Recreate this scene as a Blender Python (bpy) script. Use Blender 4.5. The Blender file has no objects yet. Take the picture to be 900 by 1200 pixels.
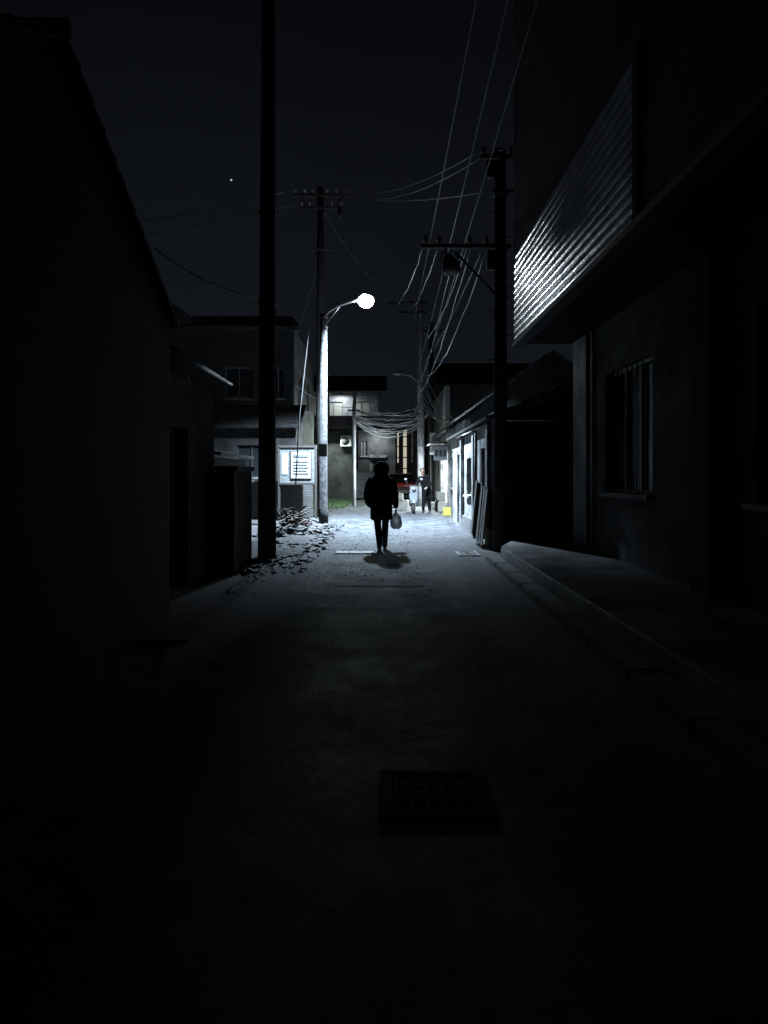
import bpy, bmesh, math, random
from mathutils import Vector, Matrix, noise
random.seed(7)
scene = bpy.context.scene
COL = scene.collection

# ------------------------------------------------------------------ materials
def M(name, col, rough=0.8, metal=0.0, scale=6.0, var=0.35, bump=0.3, bscale=40.0, spec=0.5, col2=None, bdist=0.01):
    m = bpy.data.materials.new(name); m.use_nodes = True
    nt = m.node_tree; N = nt.nodes; L = nt.links
    b = N["Principled BSDF"]
    b.inputs["Roughness"].default_value = rough
    b.inputs["Metallic"].default_value = metal
    b.inputs["Specular IOR Level"].default_value = spec
    tc = N.new("ShaderNodeTexCoord")
    n1 = N.new("ShaderNodeTexNoise"); n1.inputs["Scale"].default_value = scale; n1.inputs["Detail"].default_value = 8
    n1.inputs["Roughness"].default_value = 0.65
    L.new(tc.outputs["Object"], n1.inputs["Vector"])
    r = N.new("ShaderNodeValToRGB")
    c2 = col2 if col2 else tuple(c*(1-var) for c in col)
    c1 = tuple(min(1, c*(1+var*0.5)) for c in col) if not col2 else col
    r.color_ramp.elements[0].color = (*c2, 1); r.color_ramp.elements[0].position = 0.35
    r.color_ramp.elements[1].color = (*c1, 1); r.color_ramp.elements[1].position = 0.65
    L.new(n1.outputs["Fac"], r.inputs["Fac"]); L.new(r.outputs["Color"], b.inputs["Base Color"])
    if bump > 0:
        n2 = N.new("ShaderNodeTexNoise"); n2.inputs["Scale"].default_value = bscale; n2.inputs["Detail"].default_value = 5
        L.new(tc.outputs["Object"], n2.inputs["Vector"])
        bp = N.new("ShaderNodeBump"); bp.inputs["Strength"].default_value = bump; bp.inputs["Distance"].default_value = bdist
        L.new(n2.outputs["Fac"], bp.inputs["Height"]); L.new(bp.outputs["Normal"], b.inputs["Normal"])
    return m

def EM(name, col, s):
    m = bpy.data.materials.new(name); m.use_nodes = True
    b = m.node_tree.nodes["Principled BSDF"]
    b.inputs["Base Color"].default_value = (*[c*0.5 for c in col], 1)
    b.inputs["Emission Color"].default_value = (*col, 1); b.inputs["Emission Strength"].default_value = s
    return m

def brickmat(name, c1, c2, mortar, scale=1.0, axis='y'):
    m = M(name, c1, 0.9, bump=0, spec=0.2)
    nt = m.node_tree; N = nt.nodes; L = nt.links; b = N["Principled BSDF"]
    tc = N.new("ShaderNodeTexCoord"); sp = N.new("ShaderNodeSeparateXYZ"); cb = N.new("ShaderNodeCombineXYZ")
    L.new(tc.outputs["Object"], sp.inputs[0])
    L.new(sp.outputs["Y" if axis == 'y' else "X"], cb.inputs[0]); L.new(sp.outputs["Z"], cb.inputs[1])
    br = N.new("ShaderNodeTexBrick"); br.inputs["Scale"].default_value = scale
    br.inputs["Brick Width"].default_value = 0.25; br.inputs["Row Height"].default_value = 0.075
    br.inputs["Mortar Size"].default_value = 0.008
    br.inputs["Color1"].default_value = (*c1, 1); br.inputs["Color2"].default_value = (*c2, 1); br.inputs["Mortar"].default_value = (*mortar, 1)
    L.new(cb.outputs[0], br.inputs["Vector"])
    n = N.new("ShaderNodeTexNoise"); n.inputs["Scale"].default_value = 2.5; n.inputs["Detail"].default_value = 6
    L.new(tc.outputs["Object"], n.inputs["Vector"])
    mx = N.new("ShaderNodeMix"); mx.data_type = 'RGBA'; mx.blend_type = 'MULTIPLY'; mx.inputs[0].default_value = 0.8
    L.new(br.outputs["Color"], mx.inputs[6]); L.new(n.outputs["Fac"], mx.inputs[7]); L.new(mx.outputs[2], b.inputs["Base Color"])
    bp = N.new("ShaderNodeBump"); bp.inputs["Strength"].default_value = 0.6; bp.inputs["Distance"].default_value = 0.01; bp.invert = True
    L.new(br.outputs["Fac"], bp.inputs["Height"]); L.new(bp.outputs["Normal"], b.inputs["Normal"])
    return m

def asphalt():
    m = bpy.data.materials.new("asphalt"); m.use_nodes = True
    nt = m.node_tree; N = nt.nodes; L = nt.links; b = N["Principled BSDF"]
    b.inputs["Specular IOR Level"].default_value = 0.16
    tc = N.new("ShaderNodeTexCoord"); O = tc.outputs["Object"]
    def noi(s, d=8, r=0.6):
        n = N.new("ShaderNodeTexNoise"); n.inputs["Scale"].default_value = s; n.inputs["Detail"].default_value = d
        n.inputs["Roughness"].default_value = r; L.new(O, n.inputs["Vector"]); return n
    def ramp(src, p0, c0, p1, c1):
        r = N.new("ShaderNodeValToRGB"); e = r.color_ramp.elements
        e[0].position = p0; e[0].color = (*c0, 1); e[1].position = p1; e[1].color = (*c1, 1)
        L.new(src, r.inputs["Fac"]); return r.outputs["Color"]
    def mul(a, b_, f=1.0):
        mx = N.new("ShaderNodeMix"); mx.data_type = 'RGBA'; mx.blend_type = 'MULTIPLY'; mx.inputs[0].default_value = f
        L.new(a, mx.inputs[6]); L.new(b_, mx.inputs[7]); return mx.outputs[2]
    big = noi(1.6, 12, 0.8); mid = noi(6, 10, 0.8); fine = noi(38, 5, 0.9)
    c = ramp(big.outputs["Fac"], 0.42, (0.030, 0.032, 0.036), 0.60, (0.120, 0.125, 0.131))
    c = mul(c, ramp(mid.outputs["Fac"], 0.40, (0.35,)*3, 0.60, (1.45,)*3))
    c = mul(c, ramp(fine.outputs["Fac"], 0.40, (0.25,)*3, 0.64, (1.9,)*3))
    dist = N.new("ShaderNodeMix"); dist.data_type = 'RGBA'; dist.inputs[0].default_value = 0.25
    L.new(O, dist.inputs[6]); L.new(mid.outputs["Color"], dist.inputs[7])
    vo = N.new("ShaderNodeTexVoronoi"); vo.feature = 'DISTANCE_TO_EDGE'; vo.inputs["Scale"].default_value = 0.7
    L.new(dist.outputs[2], vo.inputs["Vector"])
    c = mul(c, ramp(vo.outputs["Distance"], 0.0, (0.15,)*3, 0.018, (1, 1, 1)), 0.85)
    L.new(c, b.inputs["Base Color"])
    rr = N.new("ShaderNodeMapRange"); rr.inputs[1].default_value = 0.3; rr.inputs[2].default_value = 0.7
    rr.inputs[3].default_value = 0.6; rr.inputs[4].default_value = 0.95
    L.new(big.outputs["Fac"], rr.inputs[0]); L.new(rr.outputs[0], b.inputs["Roughness"])
    ad = N.new("ShaderNodeMath"); ad.operation = 'ADD'
    ml = N.new("ShaderNodeMath"); ml.operation = 'MULTIPLY'; ml.inputs[1].default_value = 3.0
    L.new(mid.outputs["Fac"], ml.inputs[0]); L.new(ml.outputs[0], ad.inputs[0]); L.new(fine.outputs["Fac"], ad.inputs[1])
    bp = N.new("ShaderNodeBump"); bp.inputs["Strength"].default_value = 1.0; bp.inputs["Distance"].default_value = 0.022
    L.new(ad.outputs[0], bp.inputs["Height"]); L.new(bp.outputs["Normal"], b.inputs["Normal"])
    return m

m_asph = asphalt()
m_dirt = M("dirt", (0.055, 0.054, 0.053), 0.95, scale=1.5, var=0.5, bump=0.9, bscale=18, bdist=0.03, spec=0.15)
m_conc = M("concrete", (0.22, 0.22, 0.22), 0.8, scale=5, var=0.45, bump=0.4)
m_sconc = M("dirty_concrete", (0.07, 0.07, 0.07), 0.9, scale=5, var=0.5, bump=0.5, spec=0.2)
m_pave = M("pavement_concrete", (0.22, 0.225, 0.23), 0.40, scale=1.8, var=0.8, bump=0.5, bscale=10, spec=0.4)
m_kerb = M("kerb_concrete", (0.11, 0.11, 0.11), 0.85, scale=4, var=0.5, bump=0.5, spec=0.25)
m_polec = M("pole_stained_concrete", (0.030, 0.030, 0.031), 0.9, scale=9, var=0.8, bump=0.5, spec=0.15)
m_poled = M("pole_weathered", (0.05, 0.05, 0.05), 0.9, scale=9, var=0.4, bump=0.3, spec=0.15)
m_steel = M("galvanised_steel", (0.30, 0.31, 0.32), 0.45, 0.6, scale=20, var=0.2, bump=0.1)
m_dsteel = M("rusty_steel", (0.05, 0.045, 0.04), 0.7, 0.3, scale=20, var=0.4, bump=0.2)
m_cable = M("cable_rubber", (0.09, 0.09, 0.095), 0.4, scale=5, var=0.1, bump=0)
m_cablel = M("cable_grey", (0.42, 0.43, 0.44), 0.4, scale=5, var=0.1, bump=0)
m_ceramic = M("ceramic_insulator", (0.30, 0.28, 0.26), 0.25, var=0.1, bump=0)
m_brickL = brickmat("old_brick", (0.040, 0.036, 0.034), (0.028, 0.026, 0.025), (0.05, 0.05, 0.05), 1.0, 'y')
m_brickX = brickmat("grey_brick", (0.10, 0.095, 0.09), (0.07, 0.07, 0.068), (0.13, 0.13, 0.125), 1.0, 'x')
m_white = M("dirty_whitewash", (0.36, 0.36, 0.355), 0.85, scale=1.8, bump=0.6, bscale=22, col2=(0.04, 0.04, 0.04), spec=0.2)
m_plast = M("grey_plaster", (0.12, 0.12, 0.12), 0.9, scale=2.0, var=0.65, bump=0.3, bscale=25, spec=0.15)
m_lplast = M("light_plaster", (0.42, 0.43, 0.44), 0.8, scale=2.5, var=0.45, bump=0.3, bscale=25)
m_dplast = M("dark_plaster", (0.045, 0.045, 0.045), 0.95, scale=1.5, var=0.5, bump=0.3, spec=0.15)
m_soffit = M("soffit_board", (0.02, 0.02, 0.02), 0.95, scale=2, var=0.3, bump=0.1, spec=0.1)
m_roof = M("roof_tile", (0.04, 0.04, 0.04), 0.9, scale=5, var=0.5, bump=0.6, bscale=12, spec=0.2)
m_slat = M("enamelled_metal_siding", (0.88, 0.93, 0.98), 0.20, 1.0, scale=3, var=0.5, bump=0.35, bscale=7, bdist=0.012)
m_glass = M("window_glass", (0.02, 0.022, 0.025), 0.12, scale=3, var=0.2, bump=0.05, bscale=3)
m_frame = M("window_frame", (0.14, 0.15, 0.15), 0.6, var=0.2, bump=0)
m_dframe = M("dark_frame", (0.04, 0.04, 0.04), 0.6, var=0.2, bump=0)
m_wood = M("old_wood", (0.06, 0.052, 0.045), 0.85, scale=8, var=0.5, bump=0.4, spec=0.2)
m_rub = M("rubble_mix", (0.085, 0.085, 0.084), 0.9, scale=2.5, var=0.8, bump=0.4, spec=0.2)
m_rubb = M("rubble_brick", (0.065, 0.052, 0.048), 0.9, scale=4, var=0.6, bump=0.4, spec=0.2)
m_board = M("notice_board_white", (0.30, 0.31, 0.315), 0.5, scale=3, var=0.2, bump=0)
m_paper = M("notice_paper", (0.12, 0.13, 0.13), 0.6, scale=14, var=0.5, bump=0)
m_coat = M("coat_cloth", (0.010, 0.010, 0.012), 0.95, scale=12, var=0.3, bump=0.5, bscale=30, spec=0.1)
m_trou = M("trouser_cloth", (0.010, 0.010, 0.013), 0.95, var=0.2, bump=0.2, spec=0.1)
m_fur = M("hood_fur", (0.05, 0.045, 0.04), 0.9, var=0.4, bump=0, spec=0.1)
m_skin = M("skin", (0.42, 0.27, 0.20), 0.55, scale=20, var=0.1, bump=0)
m_hair = M("hair", (0.012, 0.01, 0.01), 0.5, var=0.2, bump=0)
m_boot = M("boot_leather", (0.015, 0.014, 0.014), 0.45, var=0.2, bump=0)
m_eye = M("eye", (0.5, 0.5, 0.5), 0.2, var=0.0, bump=0)
m_lip = M("lip", (0.30, 0.11, 0.09), 0.5, var=0.0, bump=0)
m_red = M("red_paint", (0.40, 0.03, 0.03), 0.3, var=0.1, bump=0)
m_rubber = M("tyre_rubber", (0.02, 0.02, 0.02), 0.8, var=0.2, bump=0)
m_yell = M("yellow_plastic", (0.30, 0.24, 0.05), 0.5, var=0.2, bump=0)
m_wplas = M("grey_plastic", (0.16, 0.17, 0.18), 0.35, var=0.15, bump=0)
m_sign = M("white_sign_paint", (0.70, 0.72, 0.74), 0.5, scale=5, var=0.2, bump=0)
m_signd = M("sign_lettering", (0.12, 0.14, 0.16), 0.5, var=0.2, bump=0)
m_card = M("carton", (0.34, 0.31, 0.27), 0.9, scale=5, var=0.3, bump=0.1)
m_grass = M("grass_blades", (0.07, 0.12, 0.04), 0.8, scale=3, var=0.5, bump=0)
m_joint = M("tar_joint", (0.010, 0.010, 0.011), 0.9, var=0.2, bump=0, spec=0.1)
m_iron = M("cast_iron", (0.035, 0.035, 0.035), 0.9, 0.0, var=0.3, bump=0.3, spec=0.1)
m_acw = M("ac_white", (0.30, 0.30, 0.29), 0.5, var=0.2, bump=0)
m_bag = M("bag_film", (0.55, 0.56, 0.58), 0.35, scale=15, var=0.15, bump=0.6, bscale=25)
m_bag.node_tree.nodes["Principled BSDF"].inputs["Transmission Weight"].default_value = 0.35
e_lamp = EM("lamp_lens", (0.85, 0.93, 1.0), 62)
e_shop = EM("shop_light", (0.86, 0.94, 1.0), 2.6)
e_warm = EM("warm_window", (1.0, 0.92, 0.76), 0.5)
e_warm2 = EM("dim_window", (0.9, 0.92, 0.8), 0.04)
e_tail = EM("tail_light", (1.0, 0.05, 0.04), 1.2)
e_star = EM("star_light", (0.8, 0.9, 1.0), 0.6)

# ------------------------------------------------------------------ geometry helpers
def grp(name):
    e = bpy.data.objects.new(name, None); COL.objects.link(e); e.empty_display_size = 0.2
    return e

def link(name, me, mat, parent=None, smooth=False):
    o = bpy.data.objects.new(name, me); COL.objects.link(o)
    if mat: me.materials.append(mat)
    if parent: o.parent = parent
    if smooth:
        for p in me.polygons: p.use_smooth = True
    return o

def box(name, c, s, mat, parent=None, rz=0.0, rx=0.0, ry=0.0, bev=0.0):
    bm = bmesh.new(); bmesh.ops.create_cube(bm, size=1)
    bmesh.ops.scale(bm, vec=s, verts=bm.verts)
    if bev > 0:
        bmesh.ops.bevel(bm, geom=bm.edges[:], offset=bev, segments=2, affect='EDGES')
    me = bpy.data.meshes.new(name)
    R = Matrix.Rotation(rz, 4, 'Z') @ Matrix.Rotation(ry, 4, 'Y') @ Matrix.Rotation(rx, 4, 'X')
    bmesh.ops.transform(bm, matrix=Matrix.Translation(c) @ R, verts=bm.verts)
    bm.to_mesh(me); bm.free()
    return link(name, me, mat, parent)

def bx(name, x0, x1, y0, y1, z0, z1, mat, parent=None, bev=0.0):
    return box(name, ((x0+x1)/2, (y0+y1)/2, (z0+z1)/2), (abs(x1-x0), abs(y1-y0), abs(z1-z0)), mat, parent, bev=bev)

def tube(name, pts, rad, mat, parent=None, seg=12, ref=(0, 1, 0), smooth=True):
    pts = [Vector(p) for p in pts]
    if not isinstance(rad, (list, tuple)): rad = [rad]*len(pts)
    bm = bmesh.new(); rings = []; n = len(pts)
    for i, p in enumerate(pts):
        t = (pts[min(i+1, n-1)] - pts[max(i-1, 0)]).normalized()
        rf = Vector(ref)
        if abs(t.dot(rf)) > 0.97: rf = Vector((1, 0, 0.01))
        n1 = (rf - t*rf.dot(t)).normalized(); n2 = t.cross(n1)
        r = rad[i]
        ra, rb = r if isinstance(r, tuple) else (r, r)
        rings.append([bm.verts.new(p + n2*math.cos(a)*ra + n1*math.sin(a)*rb) for a in [2*math.pi*k/seg for k in range(seg)]])
    for i in range(n-1):
        for k in range(seg):
            bm.faces.new((rings[i][k], rings[i][(k+1) % seg], rings[i+1][(k+1) % seg], rings[i+1][k]))
    bm.faces.new(rings[0][::-1]); bm.faces.new(rings[-1])
    bmesh.ops.recalc_face_normals(bm, faces=bm.faces)
    me = bpy.data.meshes.new(name); bm.to_mesh(me); bm.free()
    return link(name, me, mat, parent, smooth)

def ell(name, c, r, mat, parent=None, seg=20, rot=None):
    bm = bmesh.new(); bmesh.ops.create_uvsphere(bm, u_segments=seg, v_segments=seg//2+2, radius=1)
    bmesh.ops.scale(bm, vec=r, verts=bm.verts)
    mt = Matrix.Translation(c)
    if rot: mt = mt @ rot
    bmesh.ops.transform(bm, matrix=mt, verts=bm.verts)
    me = bpy.data.meshes.new(name); bm.to_mesh(me); bm.free()
    return link(name, me, mat, parent, True)

def poly(name, verts, faces, mat, parent=None):
    me = bpy.data.meshes.new(name); me.from_pydata([tuple(v) for v in verts], [], faces); me.update()
    bm = bmesh.new(); bm.from_mesh(me); bmesh.ops.recalc_face_normals(bm, faces=bm.faces); bm.to_mesh(me); bm.free()
    return link(name, me, mat, parent)

def prism(name, prof, axis, a0, a1, mat, parent=None):
    n = len(prof)
    if axis == 'y': v = [(u, a0, z) for u, z in prof] + [(u, a1, z) for u, z in prof]
    else: v = [(a0, u, z) for u, z in prof] + [(a1, u, z) for u, z in prof]
    f = [tuple(range(n)), tuple(range(2*n-1, n-1, -1))] + [(i, (i+1) % n, n+(i+1) % n, n+i) for i in range(n)]
    return poly(name, v, f, mat, parent)

def wire(name, p0, p1, sag, parent, r=0.012, mat=None, n=14, jit=0.0):
    p0 = Vector(p0); p1 = Vector(p1); pts = []
    for i in range(n+1):
        t = i/n; p = p0.lerp(p1, t); p.z -= sag*4*t*(1-t)
        if jit and 0 < i < n: p += Vector((random.uniform(-jit, jit), 0, random.uniform(-jit, jit)))
        pts.append(p)
    return tube(name, pts, r, mat or m_cable, parent, seg=6, ref=(0, 0, 1))

def fuse(objs, name, voxel, mat, parent, smooth_it=4):
    bm = bmesh.new()
    for o in objs: bm.from_mesh(o.data)
    me = bpy.data.meshes.new(name); bm.to_mesh(me); bm.free()
    for o in objs: bpy.data.objects.remove(o)
    o = bpy.data.objects.new(name+"_tmp", me); COL.objects.link(o)
    md = o.modifiers.new("r", 'REMESH'); md.mode = 'VOXEL'; md.voxel_size = voxel
    ms = o.modifiers.new("s", 'SMOOTH'); ms.iterations = smooth_it; ms.factor = 0.5
    dg = bpy.context.evaluated_depsgraph_get(); dg.update()
    m2 = bpy.data.meshes.new_from_object(o.evaluated_get(dg)); bpy.data.objects.remove(o)
    m2.materials.clear(); m2.name = name
    return link(name, m2, mat, parent, True)

def facade(parent, axis, c, thick, a0, a1, z0, z1, ops, mat, gmat=None, fmat=None, mull=1):
    """wall running along axis with face at c, body going c..c+thick; ops = (a0,a1,z0,z1[,glassmat])"""
    gmat = gmat or m_glass; fmat = fmat or m_frame
    def bb(nm, u0, u1, w0, w1, zz0, zz1, mt):
        if u1-u0 < 1e-4 or zz1-zz0 < 1e-4: return
        if axis == 'x': bx(nm, u0, u1, min(w0, w1), max(w0, w1), zz0, zz1, mt, parent)
        else: bx(nm, min(w0, w1), max(w0, w1), u0, u1, zz0, zz1, mt, parent)
    cur = a0; s = 1 if thick > 0 else -1
    for op in sorted(ops, key=lambda o: o[0]):
        u0, u1, w0, w1 = op[:4]; gm = op[4] if len(op) > 4 else gmat
        bb("wall", cur, u0, c, c+thick, z0, z1, mat)
        bb("wall", u0, u1, c, c+thick, z0, w0, mat); bb("wall", u0, u1, c, c+thick, w1, z1, mat)
        bb("glass", u0+0.02, u1-0.02, c+s*0.13, c+s*0.15, w0+0.02, w1-0.02, gm)
        f = 0.05
        bb("frame", u0, u1, c+s*0.08, c+s*0.125, w0, w0+f, fmat); bb("frame", u0, u1, c+s*0.08, c+s*0.125, w1-f, w1, fmat)
        bb("frame", u0, u0+f, c+s*0.082, c+s*0.123, w0+f, w1-f, fmat); bb("frame", u1-f, u1, c+s*0.082, c+s*0.123, w0+f, w1-f, fmat)
        for k in range(1, mull+1):
            q = u0+(u1-u0)*k/(mull+1)
            bb("mullion", q-0.02, q+0.02, c+s*0.085, c+s*0.12, w0+f, w1-f, fmat)
        if w0 > z0+0.3: bb("sill", u0-0.06, u1+0.06, c-s*0.09, c+s*0.078, w0-0.06, w0-0.002, m_conc)
        cur = u1
    bb("wall", cur, a1, c, c+thick, z0, z1, mat)

def tiled_slope(name, p00, p10, p01, p11, parent, rows=12, mat=None, th=0.06):
    p00, p10, p01, p11 = map(Vector, (p00, p10, p01, p11))
    nrm = (p10-p00).cross(p01-p00).normalized()
    if nrm.z < 0: nrm = -nrm
    v = []; f = []
    for i in range(rows):
        t0 = i/rows; t1 = min(1, (i+1)/rows+0.02)
        a = p00.lerp(p01, t0); b = p10.lerp(p11, t0); c = p10.lerp(p11, t1); d = p00.lerp(p01, t1)
        k = len(v)
        top = [a+nrm*th, b+nrm*th, c+nrm*0.02, d+nrm*0.02]; bot = [a, b, c-nrm*0.01, d-nrm*0.01]
        v += top+bot
        f += [(k, k+1, k+2, k+3), (k+4, k+7, k+6, k+5), (k, k+4, k+5, k+1), (k+1, k+5, k+6, k+2), (k+2, k+6, k+7, k+3), (k+3, k+7, k+4, k)]
    return poly(name, v, f, mat or m_roof, parent)

# ------------------------------------------------------------------ ground, road
def sheet(name, x0, x1, y0, y1, z, mat):
    return poly(name, [(x0, y0, z), (x1, y0, z), (x1, y1, z), (x0, y1, z)], [(0, 1, 2, 3)], mat)
sheet("ground", -400, 400, -400, 700, -0.012, m_dirt)
def road():
    bm = bmesh.new(); n = 260; L = []; R = []
    for j in range(n+1):
        y = -12 + 72*j/n
        xl = -1.66 + 0.16*noise.noise(Vector((y*0.9, 3, 0))) + 0.07*noise.noise(Vector((y*4, 1, 0)))
        if y > 24: xl -= min(1.5, (y-24)*0.15)
        L.append(xl); R.append(1.66 if y < 13 else min(2.4, 1.66+(y-13)*0.1))
    k = 14; rows = []
    for j in range(n+1):
        y = -12+72*j/n
        rows.append([bm.verts.new((L[j]+(R[j]-L[j])*i/k, y, 0.002+0.008*noise.noise(Vector(((L[j]+(R[j]-L[j])*i/k)*0.8, y*0.6, 5))))) for i in range(k+1)])
    for j in range(n):
        for i in range(k):
            bm.faces.new((rows[j][i], rows[j][i+1], rows[j+1][i+1], rows[j+1][i]))
    me = bpy.data.meshes.new("road"); bm.to_mesh(me); bm.free()
    link("road", me, m_asph, None, True)
road()

pv = grp("pavement")
bx("slab", 1.87, 3.2, -8, 11.9, -0.02, 0.24, m_pave, pv, bev=0.015)
poly("slab_end", [(1.87, 11.9, -0.02), (3.2, 11.9, -0.02), (3.2, 13.2, -0.02), (2.3, 13.2, -0.02), (1.87, 11.9, 0.24), (3.2, 11.9, 0.24), (3.2, 13.2, 0.24), (2.3, 13.2, 0.24)],
     [(0, 1, 2, 3), (4, 5, 6, 7), (0, 1, 5, 4), (1, 2, 6, 5), (2, 3, 7, 6), (3, 0, 4, 7)], m_pave, pv)
kb = grp("kerb")
y = -8.0
while y < 11.8:
    bx("kerb_stone", 1.65+random.uniform(-.006, .006), 1.868, y, y+0.99, -0.02, 0.09+random.uniform(-.008, .008), m_kerb, kb, bev=0.012)
    y += 1.0
slab = grp("concrete_step_slab")
box("slab", (-1.88, 6.7, 0.0), (0.45, 1.1, 0.05), m_sconc, slab, rz=0.05, bev=0.015)

cov = grp("drain_cover")
for i in range(3):
    box("plate", (-0.74+i*0.225, 13.2, 0.012), (0.215, 0.36, 0.02), m_conc, cov, rz=random.uniform(-.02, .02), bev=0.006)
cov2 = grp("drain_cover")
for i in range(2):
    box("plate", (1.36+i*0.2, 13.0+0.02*i, 0.012), (0.18, 0.7, 0.02), m_conc, cov2, bev=0.006)
for k in range(5): box("slot", (1.46, 12.75+k*0.13, 0.024), (0.30, 0.03, 0.004), m_joint, cov2)
bm = bmesh.new(); pr = []
for i in range(25):
    x = -0.62+1.1*i/24; yy = 9.25+0.05*noise.noise(Vector((x*5, 0, 0))); w = 0.03+0.03*abs(noise.noise(Vector((x*9, 4, 0))))
    pr.append((bm.verts.new((x, yy-w, 0.013)), bm.verts.new((x, yy+w, 0.013))))
for i in range(24): bm.faces.new((pr[i][0], pr[i+1][0], pr[i+1][1], pr[i][1]))
me = bpy.data.meshes.new("road_crack"); bm.to_mesh(me); bm.free(); link("road_crack", me, m_joint)
gr = grp("drain_grate")
bx("pit", -0.01, 0.47, 3.01, 3.47, 0.0085, 0.0095, m_joint, gr)
for a in (0.0, 0.43): bx("rail", -0.02+a, 0.03+a, 3.0, 3.48, 0.007, 0.016, m_iron, gr)
for k in range(4): bx("bar", 0.03, 0.41, 3.0+k*0.15, 3.03+k*0.15, 0.007, 0.0155, m_iron, gr)
for k in range(6): bx("web", 0.045+k*0.065, 0.065+k*0.065, 3.0, 3.48, 0.007, 0.0145, m_iron, gr)

# ------------------------------------------------------------------ left gable-end house (near)
gh = grp("brick_house")
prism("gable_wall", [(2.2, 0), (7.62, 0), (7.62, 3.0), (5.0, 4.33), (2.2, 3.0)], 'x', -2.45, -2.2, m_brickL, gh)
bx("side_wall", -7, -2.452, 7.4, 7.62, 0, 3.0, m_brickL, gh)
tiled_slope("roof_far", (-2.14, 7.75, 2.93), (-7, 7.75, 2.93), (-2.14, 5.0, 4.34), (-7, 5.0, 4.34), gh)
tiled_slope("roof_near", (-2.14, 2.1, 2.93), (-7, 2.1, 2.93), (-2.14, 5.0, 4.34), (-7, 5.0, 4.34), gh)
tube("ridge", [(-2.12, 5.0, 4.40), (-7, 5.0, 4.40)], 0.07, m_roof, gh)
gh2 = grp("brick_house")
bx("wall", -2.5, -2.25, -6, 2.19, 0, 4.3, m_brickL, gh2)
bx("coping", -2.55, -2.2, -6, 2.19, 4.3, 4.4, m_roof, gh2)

lt = grp("lean_to_shed")
facade(lt, 'y', -2.4, -0.2, 7.63, 10.5, 0, 2.55, [(8.3, 9.1, 0.02, 1.95)], m_dplast, gmat=m_dframe, fmat=m_dplast)
bx("end_wall", -4.5, -2.61, 10.28, 10.5, 0, 2.55, m_dplast, lt)
tiled_slope("roof", (-2.22, 7.64, 2.66), (-2.22, 10.7, 2.66), (-4.5, 7.64, 3.3), (-4.5, 10.7, 3.3), lt, rows=6)
tube("gutter", [(-2.2, 7.66, 2.70), (-2.2, 10.72, 2.70)], 0.025, m_steel, lt, seg=8)
lw = grp("yard_wall")
bx("wall", -2.36, -2.12, 10.52, 11.9, 0, 1.45, m_brickL, lw)
bx("coping", -2.40, -2.08, 10.52, 11.94, 1.45, 1.52, m_sconc, lw, bev=0.01)
bx("return_wall", -6, -2.362, 11.66, 11.9, 0, 1.45, m_brickX, lw)
tr = grp("corrugated_shed")
bx("wall", -5, -2.9, 12.6, 15.5, 0, 1.7, m_dplast, tr)
tiled_slope("roof", (-2.75, 12.5, 1.72), (-2.75, 15.7, 1.72), (-5, 12.5, 2.1), (-5, 15.7, 2.1), tr, rows=5, mat=m_roof)

# ------------------------------------------------------------------ right overhanging building
rb = grp("overhang_building")
prof = []
nrib = 13; pitch = 0.115
for i in range(nrib*8+1):
    t = i/8; zz = 3.6+pitch*t
    prof.append((2.2-0.012*abs(math.sin(math.pi*t))**0.8, zz))
ztop = prof[-1][1]
pl = prof+[(2.32, ztop), (2.32, 3.6)]
ys = [6.5, 8.1, 9.6, 11.05, 12.5]
for a, b_ in zip(ys[:-1], ys[1:]):
    prism("ribbed_siding", pl, 'y', a+0.004, b_-0.004, m_slat, rb)
bx("siding_end_post", 2.17, 2.32, 6.38, 6.5, 3.6, ztop, m_dplast, rb)
bx("front_wall_near", 2.2, 2.33, -4, 6.378, 3.6, ztop, m_dplast, rb)
bx("bottom_trim", 2.15, 2.33, -4, 12.52, 3.53, 3.598, m_dsteel, rb)
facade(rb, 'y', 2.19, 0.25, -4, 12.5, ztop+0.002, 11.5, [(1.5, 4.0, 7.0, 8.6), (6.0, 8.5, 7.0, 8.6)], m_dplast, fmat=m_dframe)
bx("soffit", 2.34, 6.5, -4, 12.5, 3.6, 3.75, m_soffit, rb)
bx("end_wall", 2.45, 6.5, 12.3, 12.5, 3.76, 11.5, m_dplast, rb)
bx("roof_slab", 2.0, 6.6, -4, 12.7, 11.5, 11.7, m_dplast, rb)
facade(rb, 'y', 3.2, 0.22, -4, 11.3, 0, 3.6, [(1.5, 3.2, 0.26, 2.4, m_dframe), (4.6, 6.4, 1.15, 2.85), (8.85, 10.7, 1.15, 2.85)], m_plast, fmat=m_frame, mull=2)
bx("corner_pier", 3.17, 3.42, 11.302, 12.45, 0, 3.598, m_lplast, rb)
bx("end_wall_lower", 3.422, 6.5, 12.23, 12.45, 0, 3.598, m_plast, rb)
bx("pilaster", 3.05, 3.198, 7.0, 7.4, 0.24, 3.598, m_dplast, rb)
tube("downpipe", [(3.12, 11.35, 0.3), (3.12, 11.35, 3.55)], 0.035, m_plast, rb)
for k in range(9):
    tube("window_bar", [(3.15, 9.05+k*0.19, 1.18), (3.15, 9.05+k*0.19, 2.82)], 0.008, m_dsteel, rb, seg=6)

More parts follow.
